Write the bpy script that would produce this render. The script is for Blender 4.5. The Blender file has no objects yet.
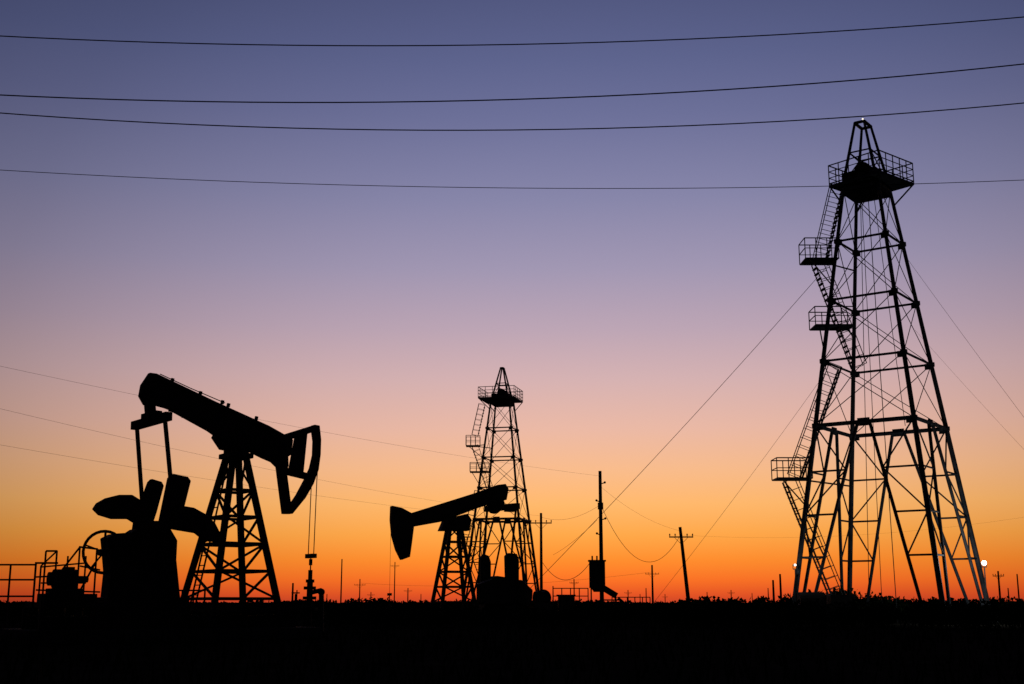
import bpy, math, random
from mathutils import Vector, Matrix, noise
random.seed(7)
scene = bpy.context.scene
scene.view_settings.view_transform = 'Standard'
scene.view_settings.look = 'None'
scene.view_settings.exposure = 0

# ------------------------------------------------------------------ camera
F = 1250.0
CH = 1.0
PITCH = math.atan(263 / F)
CP, SP = math.cos(PITCH), math.sin(PITCH)
cam_d = bpy.data.cameras.new("camera")
cam = bpy.data.objects.new("camera", cam_d)
scene.collection.objects.link(cam)
cam.location = (0, 0, CH)
cam.rotation_euler = (math.pi / 2 + PITCH, 0, 0)
cam_d.sensor_width = 36
cam_d.lens = 36 * F / 1024
cam_d.clip_start = 0.1
cam_d.clip_end = 20000
scene.camera = cam


class Frame:
    """Vertical working plane of one structure: origin on the ground, turned by phi.
    L() converts a measured sighting into metres in the structure's own axes."""
    def __init__(s, u, D, phi=0.0):
        t = D / (F * CP + 258 * SP)
        s.o = Vector(((u - 512) * t, D, 0))
        s.phi = phi
        s.a = Vector((math.cos(phi), math.sin(phi), 0))
        s.p = Vector((-math.sin(phi), math.cos(phi), 0))

    def L(s, u, v, off=0.0):
        d = Vector((u - 512, F * CP - (342 - v) * SP, F * SP + (342 - v) * CP))
        c = Vector((0, 0, CH))
        t = (off + (s.o - c).dot(s.p)) / d.dot(s.p)
        X = c + d * t
        return Vector(((X - s.o).dot(s.a), off, X.z))

    def P(s, pts, off=0.0):
        return [(q.x, q.z) for q in (s.L(u, v, off) for u, v in pts)]


def W(u, v, D):
    return Frame(512, D).L(u, v) + Vector((0, D, 0))


# ------------------------------------------------------------------ materials
def mat(name, c1, c2, rough=0.7, metal=0.0, scale=4.0, spec=0.2, bump=0.0):
    m = bpy.data.materials.new(name)
    m.use_nodes = True
    nt = m.node_tree
    b = nt.nodes["Principled BSDF"]
    tc = nt.nodes.new("ShaderNodeTexCoord")
    n = nt.nodes.new("ShaderNodeTexNoise")
    n.inputs["Scale"].default_value = scale
    n.inputs["Detail"].default_value = 6
    nt.links.new(tc.outputs["Object"], n.inputs["Vector"])
    r = nt.nodes.new("ShaderNodeValToRGB")
    r.color_ramp.elements[0].position = 0.35
    r.color_ramp.elements[1].position = 0.65
    r.color_ramp.elements[0].color = (*c1, 1)
    r.color_ramp.elements[1].color = (*c2, 1)
    nt.links.new(n.outputs["Fac"], r.inputs["Fac"])
    nt.links.new(r.outputs["Color"], b.inputs["Base Color"])
    b.inputs["Roughness"].default_value = rough
    b.inputs["Metallic"].default_value = metal
    b.inputs["Specular IOR Level"].default_value = spec
    if bump:
        bp = nt.nodes.new("ShaderNodeBump")
        bp.inputs["Strength"].default_value = bump
        nt.links.new(n.outputs["Fac"], bp.inputs["Height"])
        nt.links.new(bp.outputs["Normal"], b.inputs["Normal"])
    return m


M_PAINT = mat("dark_painted_steel", (0.02, 0.02, 0.022), (0.05, 0.035, 0.028), 0.75, 0, 3)
M_GALV = mat("weathered_derrick_steel", (0.05, 0.055, 0.06), (0.13, 0.13, 0.14), 0.65, 0.1, 2)
M_WOOD = mat("creosoted_wood", (0.02, 0.016, 0.012), (0.045, 0.035, 0.028), 0.9, 0, 6)
M_WIRE = mat("weathered_cable", (0.03, 0.03, 0.03), (0.05, 0.05, 0.05), 0.8, 0, 5)
M_CONC = mat("stained_concrete", (0.05, 0.047, 0.044), (0.09, 0.085, 0.08), 0.95, 0, 2, bump=0.3, spec=0.05)
M_SOIL = mat("dry_soil", (0.02, 0.016, 0.012), (0.04, 0.034, 0.025), 1.0, 0, 0.8, spec=0.0, bump=0.4)
M_LEAF = mat("shrub_foliage", (0.015, 0.025, 0.01), (0.04, 0.05, 0.02), 1.0, 0, 0.7, spec=0.0)
M_GRASS = mat("dry_grass", (0.02, 0.022, 0.01), (0.04, 0.038, 0.02), 1.0, 0, 0.5, spec=0.0)


def emis(name, col, st):
    m = bpy.data.materials.new(name)
    m.use_nodes = True
    b = m.node_tree.nodes["Principled BSDF"]
    b.inputs["Emission Color"].default_value = (*col, 1)
    b.inputs["Emission Strength"].default_value = st
    return m


M_LAMP = emis("lit_lamp_glass", (1, 0.93, 0.78), 4)
M_BEACON = emis("lit_beacon_glass", (1, 0.9, 0.75), 1.3)


# ------------------------------------------------------------------ mesh builder
class B:
    def __init__(s):
        s.v = []
        s.f = []

    def add(s, vs, fs):
        n = len(s.v)
        s.v += [tuple(q) for q in vs]
        s.f += [tuple(i + n for i in f) for f in fs]

    def beam(s, a, b, w, h=None):
        a, b = Vector(a), Vector(b)
        h = h or w
        d = (b - a)
        if d.length < 1e-6:
            return
        d.normalize()
        up = Vector((0, 0, 1)) if abs(d.z) < 0.95 else Vector((0, 1, 0))
        x = d.cross(up).normalized()
        y = x.cross(d)
        vs = []
        for q in (a, b):
            for i, j in ((-1, -1), (1, -1), (1, 1), (-1, 1)):
                vs.append(q + x * i * w / 2 + y * j * h / 2)
        s.add(vs, [(0, 1, 2, 3), (7, 6, 5, 4), (0, 4, 5, 1), (1, 5, 6, 2), (2, 6, 7, 3), (3, 7, 4, 0)])

    def tube(s, a, b, r, r2=None, n=8):
        a, b = Vector(a), Vector(b)
        r2 = r if r2 is None else r2
        d = (b - a)
        if d.length < 1e-6:
            return
        d.normalize()
        up = Vector((0, 0, 1)) if abs(d.z) < 0.9 else Vector((1, 0, 0))
        x = d.cross(up).normalized()
        y = x.cross(d)
        vs = []
        for q, rr in ((a, r), (b, r2)):
            for i in range(n):
                t = 2 * math.pi * i / n
                vs.append(q + x * math.cos(t) * rr + y * math.sin(t) * rr)
        fs = [tuple(range(n)), tuple(range(2 * n - 1, n - 1, -1))]
        fs += [(i, i + n, (i + 1) % n + n, (i + 1) % n) for i in range(n)]
        s.add(vs, fs)

    def box(s, c, sz, rz=0.0):
        c = Vector(c)
        R = Matrix.Rotation(rz, 3, 'Z')
        vs = []
        for k in (-1, 1):
            for i, j in ((-1, -1), (1, -1), (1, 1), (-1, 1)):
                vs.append(c + R @ Vector((i * sz[0] / 2, j * sz[1] / 2, k * sz[2] / 2)))
        s.add(vs, [(3, 2, 1, 0), (4, 5, 6, 7), (0, 1, 5, 4), (1, 2, 6, 5), (2, 3, 7, 6), (3, 0, 4, 7)])

    def prism(s, pts, y0, y1):
        n = len(pts)
        vs = [(x, y0, z) for x, z in pts] + [(x, y1, z) for x, z in pts]
        fs = [tuple(range(n)), tuple(range(2 * n - 1, n - 1, -1))]
        fs += [(i, i + n, (i + 1) % n + n, (i + 1) % n) for i in range(n)]
        s.add(vs, fs)

    def ring(s, c, R, r, axis='Y', n=28, m=8):
        c = Vector(c)
        vs = []
        for i in range(n):
            t = 2 * math.pi * i / n
            for j in range(m):
                q = 2 * math.pi * j / m
                rad = R + r * math.cos(q)
                if axis == 'Y':
                    vs.append(c + Vector((rad * math.cos(t), r * math.sin(q), rad * math.sin(t))))
                else:
                    vs.append(c + Vector((rad * math.cos(t), rad * math.sin(t), r * math.sin(q))))
        fs = []
        for i in range(n):
            for j in range(m):
                fs.append((i * m + j, ((i + 1) % n) * m + j, ((i + 1) % n) * m + (j + 1) % m, i * m + (j + 1) % m))
        s.add(vs, fs)

    def ball(s, c, r, n=10, m=6, sq=(1, 1, 1)):
        c = Vector(c)
        vs = [c + Vector((0, 0, r * sq[2]))]
        for j in range(1, m):
            p = math.pi * j / m
            for i in range(n):
                t = 2 * math.pi * i / n
                vs.append(c + Vector((r * sq[0] * math.sin(p) * math.cos(t), r * sq[1] * math.sin(p) * math.sin(t), r * sq[2] * math.cos(p))))
        vs.append(c - Vector((0, 0, r * sq[2])))
        fs = [(0, 1 + i, 1 + (i + 1) % n) for i in range(n)]
        for j in range(m - 2):
            for i in range(n):
                a = 1 + j * n
                fs.append((a + i, a + n + i, a + n + (i + 1) % n, a + (i + 1) % n))
        e = len(vs) - 1
        a = 1 + (m - 2) * n
        fs += [(e, a + (i + 1) % n, a + i) for i in range(n)]
        s.add(vs, fs)

    def path(s, pts, r, n=6):
        for a, b in zip(pts[:-1], pts[1:]):
            s.tube(a, b, r, n=n)

    def obj(s, name, material, parent=None, loc=None, rz=0.0, bevel=0.0, recalc=True):
        me = bpy.data.meshes.new(name)
        me.from_pydata(s.v, [], s.f)
        me.update()
        if recalc:
            import bmesh
            bm = bmesh.new()
            bm.from_mesh(me)
            bmesh.ops.recalc_face_normals(bm, faces=bm.faces)
            bm.to_mesh(me)
            bm.free()
        o = bpy.data.objects.new(name, me)
        scene.collection.objects.link(o)
        me.materials.append(material)
        if parent:
            o.parent = parent
        if loc is not None:
            o.location = loc
        o.rotation_euler = (0, 0, rz)
        if bevel:
            md = o.modifiers.new("bevel", 'BEVEL')
            md.width = bevel
            md.segments = 2
            md.limit_method = 'ANGLE'
        return o


def empty(name, loc, rz=0.0):
    e = bpy.data.objects.new(name, None)
    scene.collection.objects.link(e)
    e.location = loc
    e.rotation_euler = (0, 0, rz)
    e.empty_display_size = 0.5
    return e


def lerp(a, b, t):
    return a + (b - a) * t


# ------------------------------------------------------------------ samson post
def samson(bld, top_z, ta, tw, ba, bw, bz, levels, leg=0.2, brace=0.09):
    tops = [Vector((i * ta, j * tw, top_z)) for i, j in ((-1, -1), (1, -1), (1, 1), (-1, 1))]
    bots = [Vector((i * ba, j * bw, bz)) for i, j in ((-1, -1), (1, -1), (1, 1), (-1, 1))]
    for a, b in zip(tops, bots):
        bld.beam(a, b, leg, leg)
    prev = tops
    for k, fr in enumerate(levels):
        cur = [lerp(t, b, fr) for t, b in zip(tops, bots)]
        for i in range(4):
            j = (i + 1) % 4
            bld.beam(cur[i], cur[j], brace * 1.1)
            if i % 2 == 1:
                bld.beam(prev[i], cur[j], brace * .8)
            elif k % 2 == 0:
                bld.beam(prev[i], cur[j], brace * .8)
            else:
                bld.beam(prev[j], cur[i], brace * .8)
        prev = cur


# ================================================================== LEFT PUMP JACK
fr = Frame(229.5, 40, math.radians(35))
E = empty("pump_jack", fr.o, fr.phi)
L, P = fr.L, fr.P

b = B()
tz = L(233, 458).z
samson(b, tz, 0.22, 0.3, 1.15, 1.5, 0.35, [0.2, 0.36, 0.52, 0.68, 0.84], 0.17, 0.08)
for s_ in (-0.22, 0.22):
    b.beam((-1.3, s_, 0.4), (-0.34, s_, tz - 0.1), 0.045)
for i in range(18):
    q = lerp(Vector((-1.3, 0, 0.4)), Vector((-0.34, 0, tz - 0.1)), i / 17)
    b.beam(q + Vector((0, -0.22, 0)), q + Vector((0, 0.22, 0)), 0.03)
b.obj("samson_post", M_PAINT, E)

b = B()
b.box((0, 0, tz + 0.06), (0.8, 0.95, 0.16))
b.box((0, -0.32, tz + 0.3), (0.55, 0.16, 0.4))
b.box((0, 0.32, tz + 0.3), (0.55, 0.16, 0.4))
b.tube((0, -0.5, tz + 0.38), (0, 0.5, tz + 0.38), 0.17, n=16)
b.obj("saddle_bearing", M_PAINT, E, bevel=0.015)

b = B()
beam_pts = [(139, 396), (141, 385), (149, 373), (156, 374), (215, 402), (268, 426), (284, 435), (292, 440),
            (290, 455), (276, 464), (262, 458), (240, 447), (215, 436), (188, 417), (165, 408), (150, 404), (144, 405)]
b.prism(P(beam_pts), -0.1, 0.1)
def strip(pts, y0, y1, th):
    for (x0, z0), (x1, z1) in zip(pts[:-1], pts[1:]):
        b.beam((x0, 0, z0), (x1, 0, z1), y1 - y0, th)
strip(P([(151, 376), (215, 405), (284, 437)]), -0.2, 0.2, 0.05)
strip(P([(148, 401), (166, 406), (215, 433), (274, 460)]), -0.2, 0.2, 0.05)
for k in range(9):
    t = (k + 0.5) / 9
    u = 158 + 118 * t
    q0 = L(u, 378 + 57 * t); q1 = L(u - 4, 403 + 57 * t)
    b.beam(q0, q1, 0.36, 0.03)
b.prism(P([(214, 437), (220, 426), (248, 432), (250, 449), (244, 453), (222, 449)]), -0.26, 0.26)
# bolts, lifting lugs and a grease line along the top flange
for u, v in ((172, 382), (200, 395), (228, 407), (256, 420), (222, 404)):
    q = L(u, v)
    b.beam(q, q + Vector((0.02, 0, .12)), .1, .08)
b.path([L(160, 374), L(190, 388), L(225, 403)], .018)
b.obj("walking_beam", M_PAINT, E, bevel=0.008)

b = B()
T = 0.14
outer = [(313, 425), (318, 426), (319.5, 440), (319, 455), (317, 470), (312, 484), (304, 498), (291, 514)]
inner = [(284, 514), (297, 495), (305, 480), (310.5, 468), (313.5, 455), (314, 441), (312, 427)]
b.prism(P(outer + inner), -T, T)
b.prism(P([(282, 435), (314, 425), (316, 431), (286, 441)]), -T * .9, T * .9)
b.prism(P([(276, 434), (286, 438), (287, 466), (284, 474), (272, 462)]), -T, T)
b.prism(P([(282, 467), (309, 474), (309, 480), (284, 474)]), -T * .9, T * .9)
b.prism(P([(276, 460), (284, 462), (290, 508), (283, 514)]), -T * .95, T * .95)
b.prism(P([(295, 436), (307, 432), (303, 472), (289, 468)]), -0.06, 0.06)
b.obj("horse_head", M_PAINT, E, bevel=0.008)

b = B()
cx = L(313.5, 476, 0).x
cz = L(310, 556).z
for o in (-0.2, 0.2):
    b.path([L(318.5, 430, o), L(320.5, 441, o), L(320, 456, o), L(317.5, 471, o), Vector((cx + .03, o, L(315, 480).z)), Vector((cx, o, cz))], 0.015)
b.box((cx, 0, cz), (0.16, 0.55, 0.14))
b.tube((cx, 0, cz), (cx, 0, 1.2), 0.022)
b.tube((cx, 0, cz - 0.1), (cx, 0, cz - 0.3), 0.06)
b.obj("bridle_and_polished_rod", M_WIRE, E)

b = B()
e0 = L(134, 426, 1.05); e1 = L(169, 416, -1.05)
mid = (e0 + e1) / 2
b.beam(e0, e1, 0.24, 0.26)
b.beam(lerp(e0, e1, .3) + Vector((0, 0, .12)), lerp(e0, e1, .7) + Vector((0, 0, .12)), 0.26, 0.3)
b.beam(mid, L(149, 396), 0.26, 0.34)
b.tube(L(149, 399, -0.3), L(149, 399, 0.3), 0.2, n=14)
b.obj("equalizer", M_PAINT, E, bevel=0.012)

b = B()
b.beam(L(165, 420, -1.0), L(171, 484, -1.0), 0.1, 0.12)
b.beam(L(137, 428, 1.0), L(142, 500, 1.0), 0.1, 0.12)
b.tube(L(171, 486, -1.12), L(171, 486, -0.6), 0.13, n=12)
b.tube(L(143, 502, 1.12), L(143, 502, 0.6), 0.13, n=12)
b.obj("pitman_arms", M_PAINT, E)

b = B()
b.prism(P([(168, 478), (172, 474), (187, 477), (190, 481), (184, 505), (177, 527), (160, 533), (159, 522)], -0.9), -1.0, -0.8)
b.prism(P([(148, 482), (151, 479), (161, 482), (163, 486), (156, 512), (149, 533), (132, 533), (134, 520)], 0.9), 0.8, 1.0)
b.tube(L(165, 526, -0.9), L(143, 526, 0.9), 0.16, n=14)
b.obj("crank_arms", M_PAINT, E, bevel=0.02)
b = B()
left_lobe = [(93, 509), (97, 503), (106, 498), (118, 495), (131, 495), (139, 500), (143, 512), (142, 524), (136, 524), (128, 519), (112, 519), (99, 515)]
right_lobe = [(172, 508), (180, 506), (192, 508), (203, 514), (213, 523), (219, 535), (217, 542), (206, 541), (196, 533), (184, 531), (172, 529)]
b.prism(P(left_lobe, 0.9), 0.75, 1.05)
b.prism(P(right_lobe, -0.9), -1.1, -0.7)
for (u, v, o) in ((110, 508, 1.1), (128, 508, 1.1), (190, 520, -1.15), (205, 530, -1.15)):
    q = L(u, v, o)
    b.tube(q, q + Vector((0, -0.1 if o < 0 else .1, 0)), 0.08)
b.obj("counterweights", M_PAINT, E, bevel=0.04)

b = B()
gb = P([(104, 600), (107, 572), (105, 548), (104, 538), (112, 534), (128, 533), (134, 529), (166, 529), (173, 541), (172, 560), (176, 600)])
b.prism(gb, -0.4, 0.4)
gx0, gx1 = gb[0][0], gb[-1][0]
b.box(((gx0 + gx1) / 2, 0, 0.75), (gx1 - gx0 + 0.3, 1.5, 0.95))
for v in (545, 562, 580):
    q0 = L(108, v, -0.42); q1 = L(171, v, -0.42)
    b.beam(q0, q1, 0.05, 0.08)
b.obj("gear_reducer", M_PAINT, E, bevel=0.03)

b = B()
c = L(104, 552, -0.75)
b.ring(c, 0.6, 0.045)
for k in range(5):
    t = k * 2 * math.pi / 5 + .3
    b.beam(c, c + Vector((0.58 * math.cos(t), 0, 0.58 * math.sin(t))), 0.06, 0.04)
b.tube(c - Vector((0, .1, 0)), c + Vector((0, .4, 0)), 0.1, n=12)
b.obj("flywheel", M_PAINT, E)

b = B()
mc = L(65, 579, -0.1)
b.tube(mc + Vector((-0.34, 0, 0)), mc + Vector((0.32, 0, 0)), 0.28, n=18)
b.tube(mc + Vector((-0.48, 0, 0)), mc + Vector((-0.34, 0, 0)), 0.2, n=14)
b.tube(mc + Vector((0.32, 0, 0)), mc + Vector((0.66, 0, 0)), 0.1, n=10)
b.box(mc + Vector((0.02, -0.25, 0.22)), (0.3, 0.2, 0.24))
b.box(mc + Vector((0, 0, -0.36)), (0.9, 0.6, 0.18))
b.box(mc + Vector((0.1, 0, -0.62)), (1.5, 0.8, 0.4))
b.obj("electric_motor", M_PAINT, E, bevel=0.015)

b = B()
x0 = L(34, 604).x
x1 = L(285, 604).x
for o in (-0.75, 0.75):
    b.beam((x0, o, 0.5), (x1, o, 0.5), 0.22, 0.36)
zt = L(240, 601).z
b.box(((x0 + L(106, 604).x) / 2, 0, zt - 0.12), (L(106, 604).x - x0, 2.0, 0.16))
for k in range(5):
    x = lerp(x0, L(106, 604).x, k / 4)
    for o in (-.9, .9):
        b.beam((x, o, 0.3), (x, o, zt - .2), 0.14)
b.box(((L(205, 604).x + x1) / 2, 0, zt - 0.2), (x1 - L(205, 604).x, 2.6, 0.3))
b.obj("skid_frame", M_PAINT, E, bevel=0.01)
b = B()
b.box(((x0 + x1) / 2, 0, 0.14), (x1 - x0 + 1, 3.4, 0.36))
b.obj("concrete_foundation", M_CONC, E, bevel=0.03)

# safety railing round the motor
b = B()
o = -1.3
def post(u, v0, off=o, r=0.028):
    q = L(u, v0, off)
    b.tube((q.x, off, 0.2), q, r)
for u, v0 in ((36, 562), (46, 551), (57, 551), (80, 546), (97, 548)):
    post(u, v0)
for u, v0 in ((41, 566), (68, 556), (86, 556)):
    post(u, v0, 1.0)
b.tube(L(46, 551, o), L(57, 551, o), 0.028)
b.tube(L(36, 563, o), L(58, 563, o), 0.028)
b.tube(L(36, 577, o), L(58, 576, o), 0.024)
b.tube(L(36, 590, o), L(100, 592, o), 0.024)
b.tube(L(41, 567, 1.0), L(86, 563, 1.0), 0.024)
b.tube(L(41, 583, 1.0), L(86, 583, 1.0), 0.024)
b.tube(L(80, 547, o), L(97, 549, o), 0.028)
b.tube(L(62, 570, o), L(80, 547, o), 0.028)
b.tube(L(76, 598, o), L(97, 560, o), 0.03)
b.tube(L(80, 566, o), L(100, 570, o), 0.024)
b.tube(L(57, 551, o), L(41, 566, 1.0), 0.024)
b.obj("safety_railing", M_PAINT, None, fr.o, fr.phi)

# wellhead
b = B()
wx = cx
zz = lambda v: L(310, v).z
b.tube((wx, 0, 0), (wx, 0, zz(580)), 0.1, n=14)
for v, r in ((581, 0.14), (588, 0.2), (598, 0.22), (609, 0.26)):
    b.tube((wx, 0, zz(v) - 0.05), (wx, 0, zz(v) + 0.05), r, n=16)
b.tube((wx, 0, zz(570)), (wx, 0, zz(582)), 0.07, n=12)
b.tube((wx, 0, zz(593)), (wx + 0.42, 0, zz(590)), 0.075, n=10)
b.ball((wx + 0.42, 0, zz(592)), 0.12)
b.tube((wx + 0.42, 0, zz(591)), (wx + 0.46, 0, 0.1), 0.085, n=10)
b.tube((wx, 0, zz(602)), (wx - 0.5, 0, zz(602)), 0.06, n=10)
b.tube((wx - 0.5, 0, zz(602)), (wx - 0.5, 0, zz(594)), 0.03, n=8)
b.ring((wx - 0.5, 0, zz(593)), 0.12, 0.02, 'Z')
b.tube((wx - 0.55, 0, zz(602)), (wx - 0.75, 0, 0.1), 0.06)
b.obj("wellhead", M_PAINT, None, fr.o, fr.phi)

# ================================================================== MIDDLE PUMP JACK
fr = Frame(453.5, 75, math.radians(20))
E = empty("pump_jack.001", fr.o, fr.phi)
L, P = fr.L, fr.P
b = B()
tz = L(456, 528).z
samson(b, tz, 0.34, 0.3, 1.1, 1.15, 0.35, [0.16, 0.33, 0.5, 0.67, 0.84], 0.19, 0.1)
b.obj("samson_post", M_PAINT, E)
b = B()
b.prism(P([(439, 531), (444, 519), (466, 514), (470, 520), (468, 531)]), -0.35, 0.35)
b.tube((0, -0.5, tz + 0.3), (0, 0.5, tz + 0.3), 0.2, n=14)
b.obj("saddle_bearing", M_PAINT, E, bevel=0.02)
b = B()
b.prism(P([(408, 514), (440, 504), (475, 493), (497, 485), (505, 484), (508, 489), (506, 500), (497, 502), (478, 508), (462, 514), (440, 522), (412, 527)]), -0.14, 0.14)
for pts in ([(410, 515), (497, 487)], [(412, 526), (497, 500)]):
    strip(P(pts), -0.22, 0.22, 0.06)
b.obj("walking_beam", M_PAINT, E, bevel=0.01)
b = B()
b.prism(P([(391, 506), (401, 508), (412, 514), (413, 527), (411, 543), (409, 557), (401, 560), (396, 550), (392, 536), (390.5, 520)]), -0.26, 0.26)
b.obj("horse_head", M_PAINT, E, bevel=0.02)
b = B()
for o in (-0.15, 0.15):
    q = L(391, 520, o)
    b.path([L(390.5, 508, o), q, L(395, 548, o)], 0.01)
    b.tube(q, (q.x, o, 1.6), 0.01)
q = L(391, 520, 0)
b.box((q.x, 0, 1.6), (0.15, 0.5, 0.15))
b.tube((q.x, 0, 1.6), (q.x, 0, 0.6), 0.03)
b.obj("bridle_and_polished_rod", M_WIRE, E)
wl = B()
wl.tube((q.x, 0, 0), (q.x, 0, 1.0), 0.12)
wl.tube((q.x, 0, .7), (q.x, 0, .8), 0.25, n=12)
wl.tube((q.x, 0, .6), (q.x + 0.7, 0, .6), 0.07)
wl.tube((q.x + .7, 0, .6), (q.x + 0.8, 0, 0), 0.07)
wl.obj("wellhead.001", M_PAINT, None, fr.o, fr.phi)
b = B()
b.beam(L(485, 509, 0.9), L(519, 506, -0.9), 0.3, 0.36)
b.ball(L(494, 507, 0.4), 0.5, sq=(1, .8, .85))
b.beam(L(500, 498), L(502, 508), 0.35, 0.35)
b.box(L(510, 508, -.5), (.6, .5, .45))
b.obj("equalizer", M_PAINT, E, bevel=0.02)
b = B()
b.beam(L(516, 508, -0.9), L(511, 560, -0.9), 0.1)
b.beam(L(487, 510, 0.9), L(484, 562, 0.9), 0.1)
b.obj("pitman_arms", M_PAINT, E)
b = B()
b.prism(P([(505, 556), (508, 553), (516, 554), (518, 560), (518, 590), (506, 592)], -0.9), -1.1, -0.7)
b.prism(P([(480, 558), (483, 554), (488, 556), (490, 562), (490, 590), (480, 590)], 0.9), 0.7, 1.1)
b.obj("crank_arms", M_PAINT, E, bevel=0.03)
b = B()
b.prism(P([(478, 584), (492, 579), (520, 580), (531, 590), (530, 604), (478, 604)], -0.9), -1.25, -0.7)
b.prism(P([(478, 584), (492, 579), (520, 580), (527, 590), (526, 604), (478, 604)], 0.9), 0.7, 1.25)
b.obj("counterweights", M_PAINT, E, bevel=0.05)
b = B()
gb = P([(482, 608), (483, 582), (494, 576), (515, 579), (522, 590), (524, 608)])
b.prism(gb, -0.55, 0.55)
b.box(((gb[0][0] + gb[-1][0]) / 2, 0, 0.6), (2.6, 1.4, 0.8))
b.obj("gear_reducer", M_PAINT, E, bevel=0.03)
b = B()
mc = L(541, 598)
b.tube(mc - Vector((.4, 0, 0)), mc + Vector((.4, 0, 0)), 0.4, n=16)
b.ring(mc - Vector((0, .4, 0)), 0.45, 0.06)
b.box((mc.x, 0, (mc.z - .3) / 2), (1.2, 0.9, mc.z - .3))
b.obj("electric_motor", M_PAINT, E)
b = B()
b.box(((-1.6 + mc.x + .8) / 2, 0, 0.2), (mc.x + 2.6, 2.8, 0.4))
b.obj("concrete_foundation", M_CONC, E, bevel=0.03)


# ================================================================== DERRICKS
def derrick(name, fr, ang, Rb, Rt, zt, flights, decks, lamp=False, thick=1.0, RP=2.62, gtop=.58, st=1.0, pang=0.0, px=0.0):
    E = empty(name, fr.o, 0)
    L = fr.L
    A = [math.radians(ang + 180 + 90 * k) for k in range(4)]
    def R(z):
        return Rb + (Rt - Rb) * (z - 1.3) / (zt - 1.3)
    def C(k, z):
        return Vector((R(z) * math.cos(A[k % 4]), R(z) * math.sin(A[k % 4]), z))
    levels = [zt, zt * .871, zt * .729, zt * .584, zt * .435]
    b = B()
    for k in range(4):
        b.tube(C(k, 0.3), C(k, levels[-1]), 0.15 * thick, 0.14 * thick, n=10)
        b.tube(C(k, levels[-1]), C(k, zt), 0.135 * thick, 0.1 * thick, n=10)
        for z in levels[1:]:
            q = C(k, z)
            b.tube(q - Vector((0, 0, .12)), q + Vector((0, 0, .12)), 0.2 * thick, n=10)
    b.obj("corner_legs", M_GALV, E)
    b = B()
    for i, z in enumerate(levels):
        r = 0.07 if 0 < i < 4 else 0.12
        for k in range(4):
            b.tube(C(k, z), C(k + 1, z), r * thick, n=8)
            for q in (lerp(C(k, z), C(k + 1, z), .05), lerp(C(k, z), C(k + 1, z), .95)):
                b.box(q - Vector((0, 0, .1)), (0.3 * thick, 0.05, 0.36 * thick), (A[k] + math.pi * .75))
    b.obj("belts", M_GALV, E)
    b = B()
    for z0, z1 in zip(levels[:-1], levels[1:]):
        for k in range(4):
            b.tube(C(k, z0), C(k + 1, z1), 0.026 * thick, n=6)
            b.tube(C(k + 1, z0), C(k, z1), 0.026 * thick, n=6)
    b.obj("cross_bracing", M_GALV, E)
    b = B()
    zb = levels[-1]
    for k in range(4):
        m = (C(k, zb) + C(k + 1, zb)) / 2
        f0, f1 = C(k, 0.4), C(k + 1, 0.4)
        g0, g1 = lerp(f0, f1, 0.12), lerp(f1, f0, 0.12)
        m0, m1 = lerp(m, C(k, zb), .12), lerp(m, C(k + 1, zb), .12)
        b.tube(m0, g0, 0.1 * thick, n=8)
        b.tube(m1, g1, 0.1 * thick, n=8)
        b.box(m, (0.7 * thick, 0.06, 0.45 * thick), A[k] + math.pi * .75)
        for (c0, c1, mm, gg) in ((C(k, zb), f0, m0, g0), (C(k + 1, zb), f1, m1, g1)):
            pl, pk = c0, mm
            for i, fr_ in enumerate((.25, .48, .70)):
                a_ = lerp(c0, c1, fr_); k_ = lerp(mm, gg, fr_)
                b.tube(a_, k_, 0.055 * thick)
                b.tube(pl if i % 2 == 0 else pk, k_ if i % 2 == 0 else a_, 0.045 * thick)
                pl, pk = a_, k_
    b.obj("base_trusses", M_GALV, E)
    b = B()
    for k in range(4):
        q = C(k, 0.15)
        b.box((q.x, q.y, 0.2), (1.1, 1.1, 0.4), A[k])
    b.obj("footings", M_CONC, E, bevel=.03)
    # crown
    b = B()
    dz = zt + 0.35
    PA = [a + math.radians(pang) for a in A]
    corners = [Vector((px + RP * math.cos(a), RP * math.sin(a), dz)) for a in PA]
    b.add([c + Vector((0, 0, s)) for s in (-.1, .06) for c in corners], [(3, 2, 1, 0), (4, 5, 6, 7), (0, 1, 5, 4), (1, 2, 6, 5), (2, 3, 7, 6), (3, 0, 4, 7)])
    for k in range(4):
        a_, c_ = corners[k], corners[(k + 1) % 4]
        b.tube(a_, C(k, zt - .9), 0.05)
        for h, r in ((1.3, .04), (.9, .028), (.5, .028), (.15, .04)):
            b.tube(a_ + Vector((0, 0, h)), c_ + Vector((0, 0, h)), r)
        for i in range(5):
            q = lerp(a_, c_, i / 5)
            b.tube(q, q + Vector((0, 0, 1.32)), 0.032)
    b.obj("crown_platform", M_GALV, E)
    b = B()
    rz = A[0] + math.pi / 4
    b.box((0, 0, dz + 0.3), (2.5, 2.1, 0.6), rz)
    b.box((0, 0, zt - 0.1), (2.2, 2.2, 0.5), rz)
    ax = Matrix.Rotation(rz, 3, 'Z')
    for i in (-.6, -.3, 0, .3, .6):
        b.tube(ax @ Vector((i - .06, 0, 0)) + Vector((0, 0, dz + .8)), ax @ Vector((i + .06, 0, 0)) + Vector((0, 0, dz + .8)), .48, n=18)
    b.tube(ax @ Vector((-1.0, 0, 0)) + Vector((0, 0, dz + .8)), ax @ Vector((1.0, 0, 0)) + Vector((0, 0, dz + .8)), .12)
    b.obj("crown_block", M_PAINT, E)
    b = B()
    g = [(ax @ Vector((i * 1.15, j * 1.0, 0)) + Vector((0, 0, dz)), ax @ Vector((i * gtop, j * gtop * .5, 0)) + Vector((0, 0, dz + 3.85))) for i, j in ((-1, -1), (1, -1), (1, 1), (-1, 1))]
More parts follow.
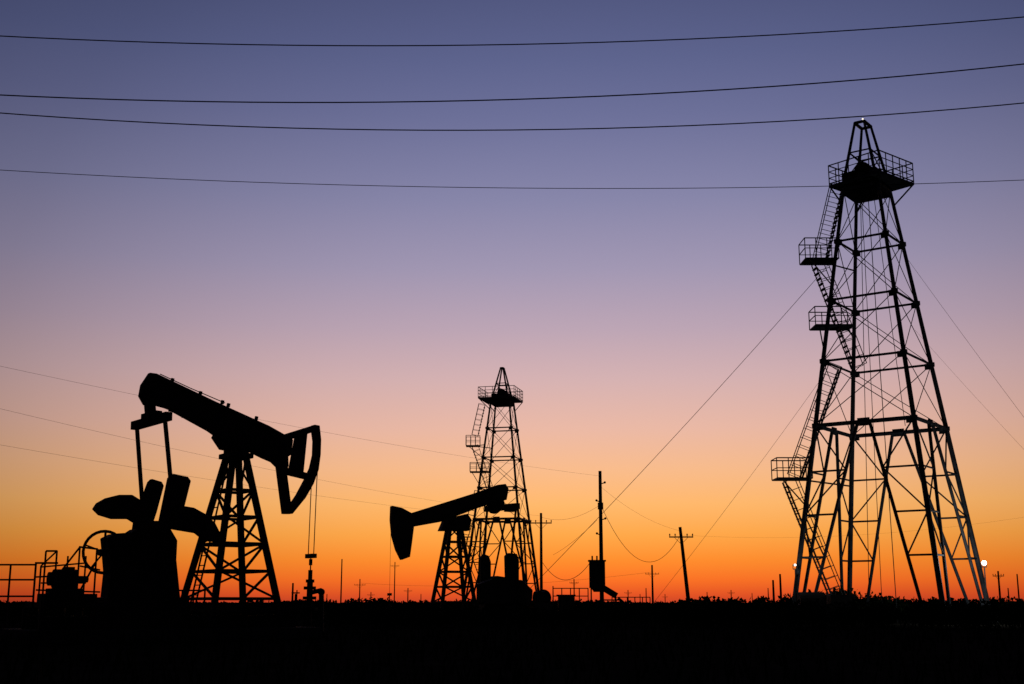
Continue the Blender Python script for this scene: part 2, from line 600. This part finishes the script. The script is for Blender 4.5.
    for k in range(4):
        b.tube(g[k][0], g[k][1], 0.1 * thick, .08 * thick)
        b.tube(g[k][1], g[(k + 1) % 4][1], 0.1 * thick)
        b.tube(lerp(g[k][0], g[k][1], .5), lerp(g[(k + 1) % 4][0], g[(k + 1) % 4][1], .5), 0.05)
        b.tube(lerp(g[k][0], g[k][1], .5), g[(k + 1) % 4][0], .035)
    b.obj("gin_pole_frame", M_GALV, E)
    if lamp:
        b = B()
        t_ = L(860.5, 122.5)
        b.ball((t_.x, -.5, t_.z + .02), 0.06)
        b.tube((t_.x, -.5, t_.z - .2), (t_.x, -.5, t_.z), 0.03)
        b.obj("beacon_bulb", M_BEACON, E)
    # stairs
    b = B()
    for (u0, v0, u1, v1) in flights:
        p0, p1 = L(u0, v0), L(u1, v1)
        d = (p1 - p0)
        nrm = Vector((-d.z, 0, d.x)).normalized()
        if nrm.z < 0:
            nrm = -nrm
        for o in (-.36, .36):
            y = Vector((0, o, 0))
            b.beam(p0 + y, p1 + y, 0.05, 0.1)
            b.tube(p0 + y + nrm * .75, p1 + y + nrm * .75, 0.028 * st)
            nb = max(3, int(d.length / 0.55))
            for i in range(nb + 1):
                q = lerp(p0, p1, i / nb) + y
                b.tube(q, q + nrm * .75, 0.02 * st)
        nt_ = int(d.length / 0.32)
        for i in range(1, nt_):
            q = lerp(p0, p1, i / nt_)
            b.box(q, (0.18, 0.72, 0.03))
    for (u0, u1, vd, vr) in decks:
        p0, p1 = L(u0, vd), L(u1, vd)
        z = p0.z
        rh = L(u0, vr).z - z
        b.box(((p0.x + p1.x) / 2, 0.1, z), (p1.x - p0.x, 1.5, 0.08))
        for yy in (-.65, .85):
            for h, r in ((rh, .035), (rh * .5, .025)):
                b.tube((p0.x, yy, z + h), (p1.x, yy, z + h), r)
            for i in range(4):
                x = lerp(p0.x, p1.x, i / 3)
                b.tube((x, yy, z), (x, yy, z + rh), .03)
        for h in (rh, rh * .5):
            b.tube((p0.x, -.65, z + h), (p0.x, .85, z + h), .03)
        q = C(0, z); q3 = C(3, z)
        b.tube((p1.x, -.65, z), q, .05)
        b.tube((p1.x, .85, z), q3, .05)
        b.tube((p0.x + .2, -.65, z), C(0, z - 1.6), .04)
    b.obj("stairways", M_GALV, E)
    return E, C


frR = Frame(892, 72)
ER, CR = derrick("oil_derrick", frR, 9, 5.75, 1.5, 25.5,
             [(843, 188, 826, 262), (813, 264, 853, 368), (840, 368, 801, 478), (784, 482, 832, 600)],
             [(803, 836, 261, 241), (813, 852, 327, 309), (775, 810, 479, 459)], lamp=True, pang=-14, px=.3, RP=2.5)
b = B()
b.tube((0.3, 0.2, 0), (0.05, 0, 25.6), 0.025)
b.tube((-0.5, 0.3, 0), (-0.3, 0.1, 25.6), 0.02)
b.tube((1.2, -.6, 11.1), (0.3, -0.2, 25.6), 0.02)
b.tube((-1.6, -1.0, 0.4), (-0.5, -0.4, 25.6), 0.02)
b.obj("hoisting_lines", M_WIRE, ER)
frM = Frame(502, 148)
EM, CM = derrick("oil_derrick.001", frM, 31, 5.2, 1.6, 24.7,
             [(485, 405, 478, 436), (472, 447, 488, 492), (481, 492, 466, 545), (468, 546, 489, 604)],
             [(466, 480, 446, 436), (470, 489, 472, 463), (457, 472, 546, 537)], thick=1.1, RP=3.1, gtop=.3, px=-.2)

# guy wires
b = B()
def guy(bld, fr, p0, p1, sag=0.4, off0=0.0, off1=0.0, r=.022):
    a, c = fr.L(*p0, off0) + fr.o, fr.L(*p1, off1) + fr.o
    c.z = max(c.z, 0.0)
    pts = []
    for i in range(17):
        t = i / 16
        q = lerp(a, c, t)
        q.z -= 4 * sag * t * (1 - t)
        q.z = max(q.z, 0.02)
        pts.append(q)
    bld.path(pts, r, 5)
guy(b, frR, (836, 256), (497, 622), .35, 0, 1, .015)
guy(b, frR, (826, 372), (640, 620), .2, 1.5, 3, .009)
guy(b, frR, (896, 243), (1180, 620), .3, 0, 1, .009)
guy(b, frR, (915, 330), (1190, 620), .3, -1, -2, .006)
b.obj("guy_wires", M_WIRE)


# ================================================================== OVERHEAD POWER LINES (near)
D0 = 30.0
XE = 34.0
def quadfit(p):
    (x0, z0), (x1, z1), (x2, z2) = p
    def f(x):
        return (z0 * (x - x1) * (x - x2) / ((x0 - x1) * (x0 - x2)) + z1 * (x - x0) * (x - x2) / ((x1 - x0) * (x1 - x2))
                + z2 * (x - x0) * (x - x1) / ((x2 - x0) * (x2 - x1)))
    return f
ends = {-1: [], 1: []}
b = B()
specs = [([(0, 36), (512, 44.5), (1024, 17)], 0.0, .015), ([(0, 95), (512, 99.5), (1024, 64)], 0.6, .017),
         ([(0, 113), (512, 130), (1024, 103)], 0.0, .015), ([(0, 170), (512, 188), (1024, 180)], 1.2, .009)]
for pts, dd, r in specs:
    w = [W(u, v, D0 + dd) for u, v in pts]
    f = quadfit([(q.x, q.z) for q in w])
    N = 60
    pl = [Vector((-XE + 2 * XE * i / N, D0 + dd, f(-XE + 2 * XE * i / N))) for i in range(N + 1)]
    b.path(pl, r, 6)
    ends[-1].append(pl[0]); ends[1].append(pl[-1])
b.obj("power_lines", M_WIRE)


def utility_pole(name, base, h, arms, r=0.14, lean=0.0, extra=None, armdir=0.0):
    b = B()
    top = Vector((-lean, 0, h))
    b.tube((0, 0, -.3), top, r, r * .7, n=12)
    ca, sa = math.cos(armdir), math.sin(armdir)
    for z, half in arms:
        c = top * (z / h)
        d = Vector((ca, sa, 0))
        b.beam(c - d * half, c + d * half, 0.09, 0.1)
        b.beam(c - d * half * .6, c - Vector((0, 0, half * .6)), 0.03)
        b.beam(c + d * half * .6, c - Vector((0, 0, half * .6)), 0.03)
        for t in (-.95, -.5, .5, .95):
            q = c + d * half * t
            b.tube(q, q + Vector((0, 0, .2)), 0.025)
            b.tube(q + Vector((0, 0, .12)), q + Vector((0, 0, .26)), 0.06, .04)
    if extra:
        extra(b, top)
    return b.obj(name, M_WOOD, None, base)


for s_ in (-1, 1):
    hs = sorted([q.z for q in ends[s_]])
    utility_pole("utility_pole", Vector((s_ * XE, D0 + .6, 0)), hs[-1] + .5, [(z - .1, .9) for z in hs], .2, 0, None, math.pi / 2)

def pole_at(u, vtop, D, arms, r=.13, lean_px=0, extra=None, armdir=0.0):
    q = W(u, vtop, D)
    base = Vector((q.x, D, 0))
    h = q.z
    lean = lean_px * D / 1250
    def tz(v): return W(u, v, D).z
    return utility_pole("utility_pole", base + Vector((lean, 0, 0)), h, [(tz(v), half) for v, half in arms], r, lean, extra, armdir), q

def transformer(b, top):
    def zz(v): return W(600, v, 95).z
    b.box((-.35, -.35, zz(575)), (1.15, .7, zz(562) - zz(588)))
    b.box((-.35, -.35, zz(561)), (1.3, .8, .12))
    for i in (-.35, 0, .35):
        b.tube((-.35 + i, -.35, zz(562)), (-.35 + i, -.35, zz(556)), .06)
    b.prism([(-.8, zz(588)), (.15, zz(588)), (0, zz(592)), (-.6, zz(592))], -.6, 0)
    b.beam((0, 0, zz(587)), (1.1, 0, zz(596)), .3, .45)
    b.beam((1.0, 0, zz(596)), (1.2, 0, 0), .14)
    b.beam((1.2, 0, zz(598)), (1.9, 0, zz(606)), .2, .2)
    b.beam((-.8, -.2, zz(588)), (-.8, -.2, 0), .1)
    b.beam((0.0, 0, zz(600)), (1.5, 0, zz(600)), .1)
    for v in (484, 502, 520, 535):
        b.tube((0, 0, zz(v)), (.35 if v % 4 == 0 else -.3, 0, zz(v) + .1), .04)
        b.ball((.35 if v % 4 == 0 else -.3, 0, zz(v) + .12), .09)
    b.box((0, 0, zz(506)), (.4, .3, .5))

pole_at(600, 471, 95, [], .17, 0, transformer)
pole_at(541, 513, 112, [(523, .95)], .15)
# the leaning pole: its foot stands to the right of its top
pole_at(680, 527, 100, [(537, .95)], .17, 8)
pole_at(360, 579, 300, [(585, 1.3)], .16)
pole_at(342, 559, 190, [], .12)
pole_at(652, 565, 240, [(574, 1.3)], .22)
pole_at(780, 574, 150, [], .16)
pole_at(773, 580, 150, [], .16)
pole_at(293, 583, 120, [], .12)
pole_at(297, 590, 120, [], .08)
pole_at(998, 571, 160, [(576, .7)], .15)
pole_at(1017, 574, 170, [], .12)
pole_at(395, 562, 330, [(566, 1.1)], .16)
pole_at(574, 579, 260, [(583, .9)], .15)
for u, vt, D, arm in ((371, 592, 420, 1), (408, 588, 380, 1), (421, 594, 500, 0), (553, 586, 330, 0), (628, 590, 420, 1), (640, 594, 520, 0), (646, 588, 400, 0),
                      (665, 594, 520, 1), (707, 592, 460, 0), (731, 590, 430, 1), (752, 593, 520, 0), (768, 588, 400, 0), (1008, 588, 330, 0), (327, 594, 480, 0)):
    pole_at(u, vt, D, [(vt + 3, 1.2)] if arm else [], .2)
pole_at(-25, 352, 50, [(362, .9), (386, 1.0), (442, .9)], .17, 0, None, 0.0)

# ---- distribution wires
b = B()
def sagline(bld, a, c, sag, r, n=20):
    pts = []
    for i in range(n + 1):
        t = i / n
        q = lerp(a, c, t)
        q.z -= 4 * sag * t * (1 - t)
        pts.append(q)
    bld.path(pts, r, 5)
sagline(b, W(-28, 360, 50), W(600, 476, 95), .4, .0055)
sagline(b, W(-28, 402, 50), W(541, 516, 112), .5, .0055)
sagline(b, W(-28, 440, 50), W(541, 521, 112), .4, .005)
sagline(b, W(600, 503, 95), W(681, 534, 100), 3.2, .018)
sagline(b, W(600, 486, 95), W(681, 531, 100), .5, .007)
sagline(b, W(541, 517, 112), W(600, 505, 95), .6, .01)
sagline(b, W(541, 560, 112), W(592, 560, 95), 1.6, .022)
sagline(b, W(553, 555, 112), W(597, 520, 95), .2, .012)
sagline(b, W(681, 535, 100), W(1250, 470, 80), 1.6, .004)
sagline(b, W(360, 583, 300), W(652, 572, 240), 1.5, .018)
b.obj("distribution_wires", M_WIRE)

# ---- site fences
def fence(name, u0, u1, vtop, D, nposts, rails, r=.035):
    b = B()
    a, c = W(u0, vtop, D), W(u1, vtop, D)
    for i in range(nposts):
        q = lerp(a, c, i / (nposts - 1))
        b.tube((q.x, q.y, 0), q, r)
    for k in rails:
        b.tube((a.x, a.y, a.z * k), (c.x, c.y, c.z * k), r * .85)
    b.obj(name, M_PAINT)
fence("pipe_fence", -140, 36, 564, 42, 8, (.99, .78, .55))
fence("pipe_fence", 553, 588, 588, 85, 5, (.99, .75))
fence("pipe_fence", 612, 650, 597, 90, 6, (.99, .7))
fence("pipe_fence", 160, 205, 590, 46, 5, (.99, .6))

b = B()
q = W(566, 600, 88)
b.box((q.x, 88, .9), (1.1, .7, 1.4))
b.box((q.x, 88, 1.65), (1.3, .9, .1))
b.box((q.x - .28, 87.63, .95), (.46, .03, 1.1))
b.box((q.x + .28, 87.63, .95), (.46, .03, 1.1))
b.obj("electrical_cabinet", M_PAINT, bevel=.01)

# ---- floodlights near the right derrick
def flood(name, u, v, D, power, r, off=(-.2, -.5, .1)):
    q = W(u, v, D)
    E = empty(name, (q.x, D, 0))
    b = B()
    z = q.z
    b.tube((0, 0, 0), (0, 0, z - .25), .05, .035)
    b.beam((-.12, 0, z - .22), (.12, 0, z - .22), .05)
    b.beam((-.12, 0, z - .22), (-.12, 0, z + .02), .03)
    b.beam((.12, 0, z - .22), (.12, 0, z + .02), .03)
    b.tube((0, .16, z), (0, -.02, z), .07, r + .02, n=16)
    b.obj("mast_and_housing", M_PAINT, E)
    b = B()
    b.tube((0, -.02, z), (0, -.06, z), r, r * .9, n=16)
    b.obj("lamp_glass", M_LAMP, E)
    ld = bpy.data.lights.new("lamp_light", 'POINT')
    ld.energy = power
    ld.color = (.8, .92, 1.0)
    ld.shadow_soft_size = .1
    lo = bpy.data.objects.new("lamp_light", ld)
    scene.collection.objects.link(lo)
    lo.parent = E
    lo.location = (off[0], off[1], z + off[2])
flood("flood_light", 984, 563, 69.5, 200, .14, (-.9, -1.3, .2))
flood("flood_light", 795, 565, 70.5, 10, .06)

# mud pump skid at derrick foot
b = B()
q = W(826, 600, 70)
b.box((q.x, 70, .6), (3.2, 1.6, .9))
b.tube((q.x - 1.5, 70, 1.2), (q.x - .1, 70, 1.2), .5, n=18)
b.box((q.x + .8, 70, 1.25), (1.3, 1.1, .6))
b.tube((q.x + .5, 70, 1.4), (q.x + .5, 70, 1.95), .07)
b.tube((q.x - 2.4, 70, .6), (q.x - 1.6, 70, .6), .45, n=14)
b.obj("mud_pump", M_PAINT, bevel=.02)


# ================================================================== GROUND
b = B()
rings = [0, 3, 6, 10, 15, 21, 28, 36, 45, 55, 66, 80, 96, 115, 140, 170, 210, 260, 330, 430, 600, 900, 1500, 2600, 5000, 9000]
NS = 120
b.v.append((0, 0, 0))
for r in rings[1:]:
    for i in range(NS):
        t = 2 * math.pi * i / NS
        x, y = r * math.cos(t), r * math.sin(t)
        z = 0
        if r < 700:
            z = noise.noise(Vector((x * .09, y * .09, 3))) * .14 + noise.noise(Vector((x * .5, y * .5, 1))) * .04
        z -= .03
        b.v.append((x, y, min(z, .16)))
for i in range(NS):
    b.f.append((0, 1 + i, 1 + (i + 1) % NS))
for k in range(len(rings) - 2):
    for i in range(NS):
        a = 1 + k * NS
        b.f.append((a + i, a + NS + i, a + NS + (i + 1) % NS, a + (i + 1) % NS))
g = b.obj("ground", M_SOIL)
for p in g.data.polygons:
    p.use_smooth = True

# ---- grass
b = B()
for i in range(9000):
    y = 6 + 90 * random.random() ** 1.5
    x = (random.random() * 2 - 1) * (y * .5 + 4)
    h = random.uniform(.12, .4)
    a = random.random() * math.pi
    w = .02 + y * .0006
    dx, dy = math.cos(a) * w, math.sin(a) * w
    lx, ly = random.uniform(-.12, .12), random.uniform(-.12, .12)
    b.add([(x - dx, y - dy, -.05), (x + dx, y + dy, -.05), (x + lx, y + ly, h)], [(0, 1, 2)])
b.obj("grass", M_GRASS, recalc=False)


# ---- shrubs: leaf clumps through the volume
def shrub(b, x, y, w, h, n, s):
    lobes = [(x + random.uniform(-.5, .5) * w, y + random.uniform(-.4, .4) * w, h * random.uniform(.3, .66), random.uniform(.3, .5) * w, h * random.uniform(.3, .42)) for _ in range(6)]
    lobes[0] = (x, y, h * .62, w * .42, h * .42)
    for _ in range(4):
        lx, ly, lz, _, _ = random.choice(lobes)
        b.tube((x + random.uniform(-.2, .2), y, 0), (lx, ly, lz), .04, .015, n=5)
    for _ in range(n):
        lx, ly, lz, rw, rh = random.choice(lobes)
        while True:
            p = Vector((random.uniform(-1, 1), random.uniform(-1, 1), random.uniform(-1, 1)))
            if p.length < 1:
                break
        p = p * random.uniform(.85, 1.1)
        c = Vector((lx + p.x * rw, ly + p.y * rw, max(.02, lz + p.z * rh)))
        d1 = Vector((random.gauss(0, 1), random.gauss(0, 1), random.gauss(0, 1))).normalized() * s * random.uniform(.6, 1.3)
        d2 = Vector((random.gauss(0, 1), random.gauss(0, 1), random.gauss(0, 1))).normalized() * s * .8
        b.add([c - d1 * .6, c + d2, c + d1, c - d2], [(0, 1, 2, 3)])


def shrub_px(b, u, vtop, D, wpx, n=260):
    q = W(u, vtop, D)
    w = wpx * D / 1250
    shrub(b, q.x, D + random.uniform(-2, 2), w, q.z, n, .12 * D / 60)

b = B()
for u in range(-40, 1090, 11):
    D = random.uniform(85, 125)
    if u < 330: vt = random.uniform(602, 607)
    elif u < 480: vt = random.uniform(599, 604)
    elif u < 690: vt = random.uniform(602, 606)
    else: vt = random.uniform(597, 602)
    shrub_px(b, u + random.uniform(-4, 4), vt, D, random.uniform(22, 40), 280)
# taller clumps / mounds
for u, vt, w in ((697, 598, 30), (708, 596, 26), (737, 598, 30), (760, 597, 24), (802, 593, 28), (815, 589, 30), (832, 588, 34), (850, 589, 34), (866, 592, 30), (885, 596, 30),
                 (905, 598, 34), (930, 597, 30), (960, 599, 26), (1003, 597, 26), (1020, 598, 30),
                 (384, 598, 26), (396, 601, 30), (372, 601, 24), (425, 600, 26), (440, 601, 30), (462, 600, 24), (540, 599, 20), (640, 602, 24), (600, 603, 30), (20, 604, 40)):
    for k in range(2):
        shrub_px(b, u + random.uniform(-3, 3), vt + k, random.uniform(76, 88), w, 420)
# low growth in front of the derrick and pump jack footings
for u in range(660, 1080, 12):
    shrub_px(b, u + random.uniform(-4, 4), random.uniform(598, 605), random.uniform(56, 62), random.uniform(24, 40), 320)
for u in range(330, 640, 14):
    shrub_px(b, u + random.uniform(-4, 4), random.uniform(603, 609), random.uniform(60, 66), random.uniform(22, 40), 240)
b.obj("shrubs", M_LEAF, recalc=False)

b = B()
x = -700
while x < 700:
    y = random.uniform(620, 760)
    h = 1.4 + 2.4 * abs(noise.noise(Vector((x * .013, 5, 0)))) * 2 + random.uniform(0, .5)
    shrub(b, x, y, random.uniform(12, 20), h, 110, 1.3)
    x += random.uniform(4, 8)
b.obj("distant_tree_line", M_LEAF, recalc=False)

# ================================================================== SKY
world = bpy.data.worlds.new("World")
scene.world = world
world.use_nodes = True
nt = world.node_tree
nt.nodes.clear()
N = nt.nodes.new
def lin(c):
    return tuple(((x / 255) / 12.92 if x / 255 <= .04045 else ((x / 255 + .055) / 1.055) ** 2.4) for x in c)
stops = [(-1200, (28, 34, 66)), (-500, (50, 58, 98)), (-120, (76, 85, 128)), (0, (90, 97, 140)), (60, (99, 106, 150)), (120, (113, 117, 159)), (200, (137, 136, 172)), (270, (162, 152, 180)),
         (330, (188, 165, 181)), (380, (212, 177, 178)), (430, (233, 184, 165)), (470, (247, 187, 140)), (505, (255, 184, 108)),
         (535, (255, 168, 74)), (560, (255, 142, 48)), (580, (250, 113, 39)), (594, (230, 84, 38)), (605, (198, 62, 42))]
tc = N("ShaderNodeTexCoord")
sep = N("ShaderNodeSeparateXYZ")
nt.links.new(tc.outputs["Generated"], sep.inputs[0])
ramp = N("ShaderNodeValToRGB")
cr = ramp.color_ramp
ZM = 0.95
items = []
for v, c in stops:
    z = (F * SP + (342 - v) * CP) / math.sqrt(F * F + (342 - v) ** 2)
    items.append((max(0, z) / ZM, lin(c)))
items.sort(key=lambda i: i[0])
cr.elements[0].position = items[0][0]; cr.elements[0].color = (*items[0][1], 1)
cr.elements[1].position = items[-1][0]; cr.elements[1].color = (*items[-1][1], 1)
for p_, c_ in items[1:-1]:
    e = cr.elements.new(p_); e.color = (*c_, 1)
mz = N("ShaderNodeMath"); mz.operation = 'DIVIDE'; mz.inputs[1].default_value = ZM
nt.links.new(sep.outputs["Z"], mz.inputs[0])
nt.links.new(mz.outputs[0], ramp.inputs["Fac"])
# brightness falls off away from the sunset azimuth
dot = N("ShaderNodeVectorMath"); dot.operation = 'DOT_PRODUCT'
gd = Vector((0.06, 1, .16)).normalized()
dot.inputs[1].default_value = gd
nrm = N("ShaderNodeVectorMath"); nrm.operation = 'NORMALIZE'
nt.links.new(tc.outputs["Generated"], nrm.inputs[0])
nt.links.new(nrm.outputs[0], dot.inputs[0])
fall = N("ShaderNodeValToRGB")
fe = fall.color_ramp
fe.interpolation = 'LINEAR'
fe.elements[0].position = 0.0; fe.elements[0].color = (.012, .015, .03, 1)
fe.elements[1].position = 1.0; fe.elements[1].color = (1, 1, 1, 1)
for p_, c_ in ((.45, (.03, .035, .05)), (.75, (.2, .21, .24)), (.9, (.58, .59, .61)), (.955, (.83, .83, .84)), (.98, (.94, .94, .945))):
    e = fe.elements.new(p_); e.color = (*c_, 1)
mr = N("ShaderNodeMapRange")
mr.inputs["From Min"].default_value = 0.0; mr.inputs["From Max"].default_value = 1
nt.links.new(dot.outputs["Value"], mr.inputs["Value"])
nt.links.new(mr.outputs[0], fall.inputs["Fac"])
mul = N("ShaderNodeVectorMath"); mul.operation = 'MULTIPLY'
nt.links.new(ramp.outputs["Color"], mul.inputs[0])
nt.links.new(fall.outputs["Color"], mul.inputs[1])
bg = N("ShaderNodeBackground")
nt.links.new(mul.outputs[0], bg.inputs["Color"])
sky = N("ShaderNodeTexSky")
sky.sky_type = 'NISHITA'
sky.sun_disc = False
sky.sun_elevation = math.radians(0.5)
sky.sun_rotation = 0.0
bg2 = N("ShaderNodeBackground"); bg2.inputs["Strength"].default_value = 0.003
nt.links.new(sky.outputs[0], bg2.inputs["Color"])
addn = N("ShaderNodeAddShader")
nt.links.new(bg.outputs[0], addn.inputs[0])
nt.links.new(bg2.outputs[0], addn.inputs[1])
out = N("ShaderNodeOutputWorld")
nt.links.new(addn.outputs[0], out.inputs["Surface"])

sd = bpy.data.lights.new("sun", 'SUN')
sd.energy = 0.08
sd.color = (1, .5, .25)
sd.angle = math.radians(.5)
so = bpy.data.objects.new("sun", sd)
scene.collection.objects.link(so)
so.rotation_euler = Vector((-.03, -1, -.01)).to_track_quat('-Z', 'Y').to_euler()
so.location = (0, 100, 20)
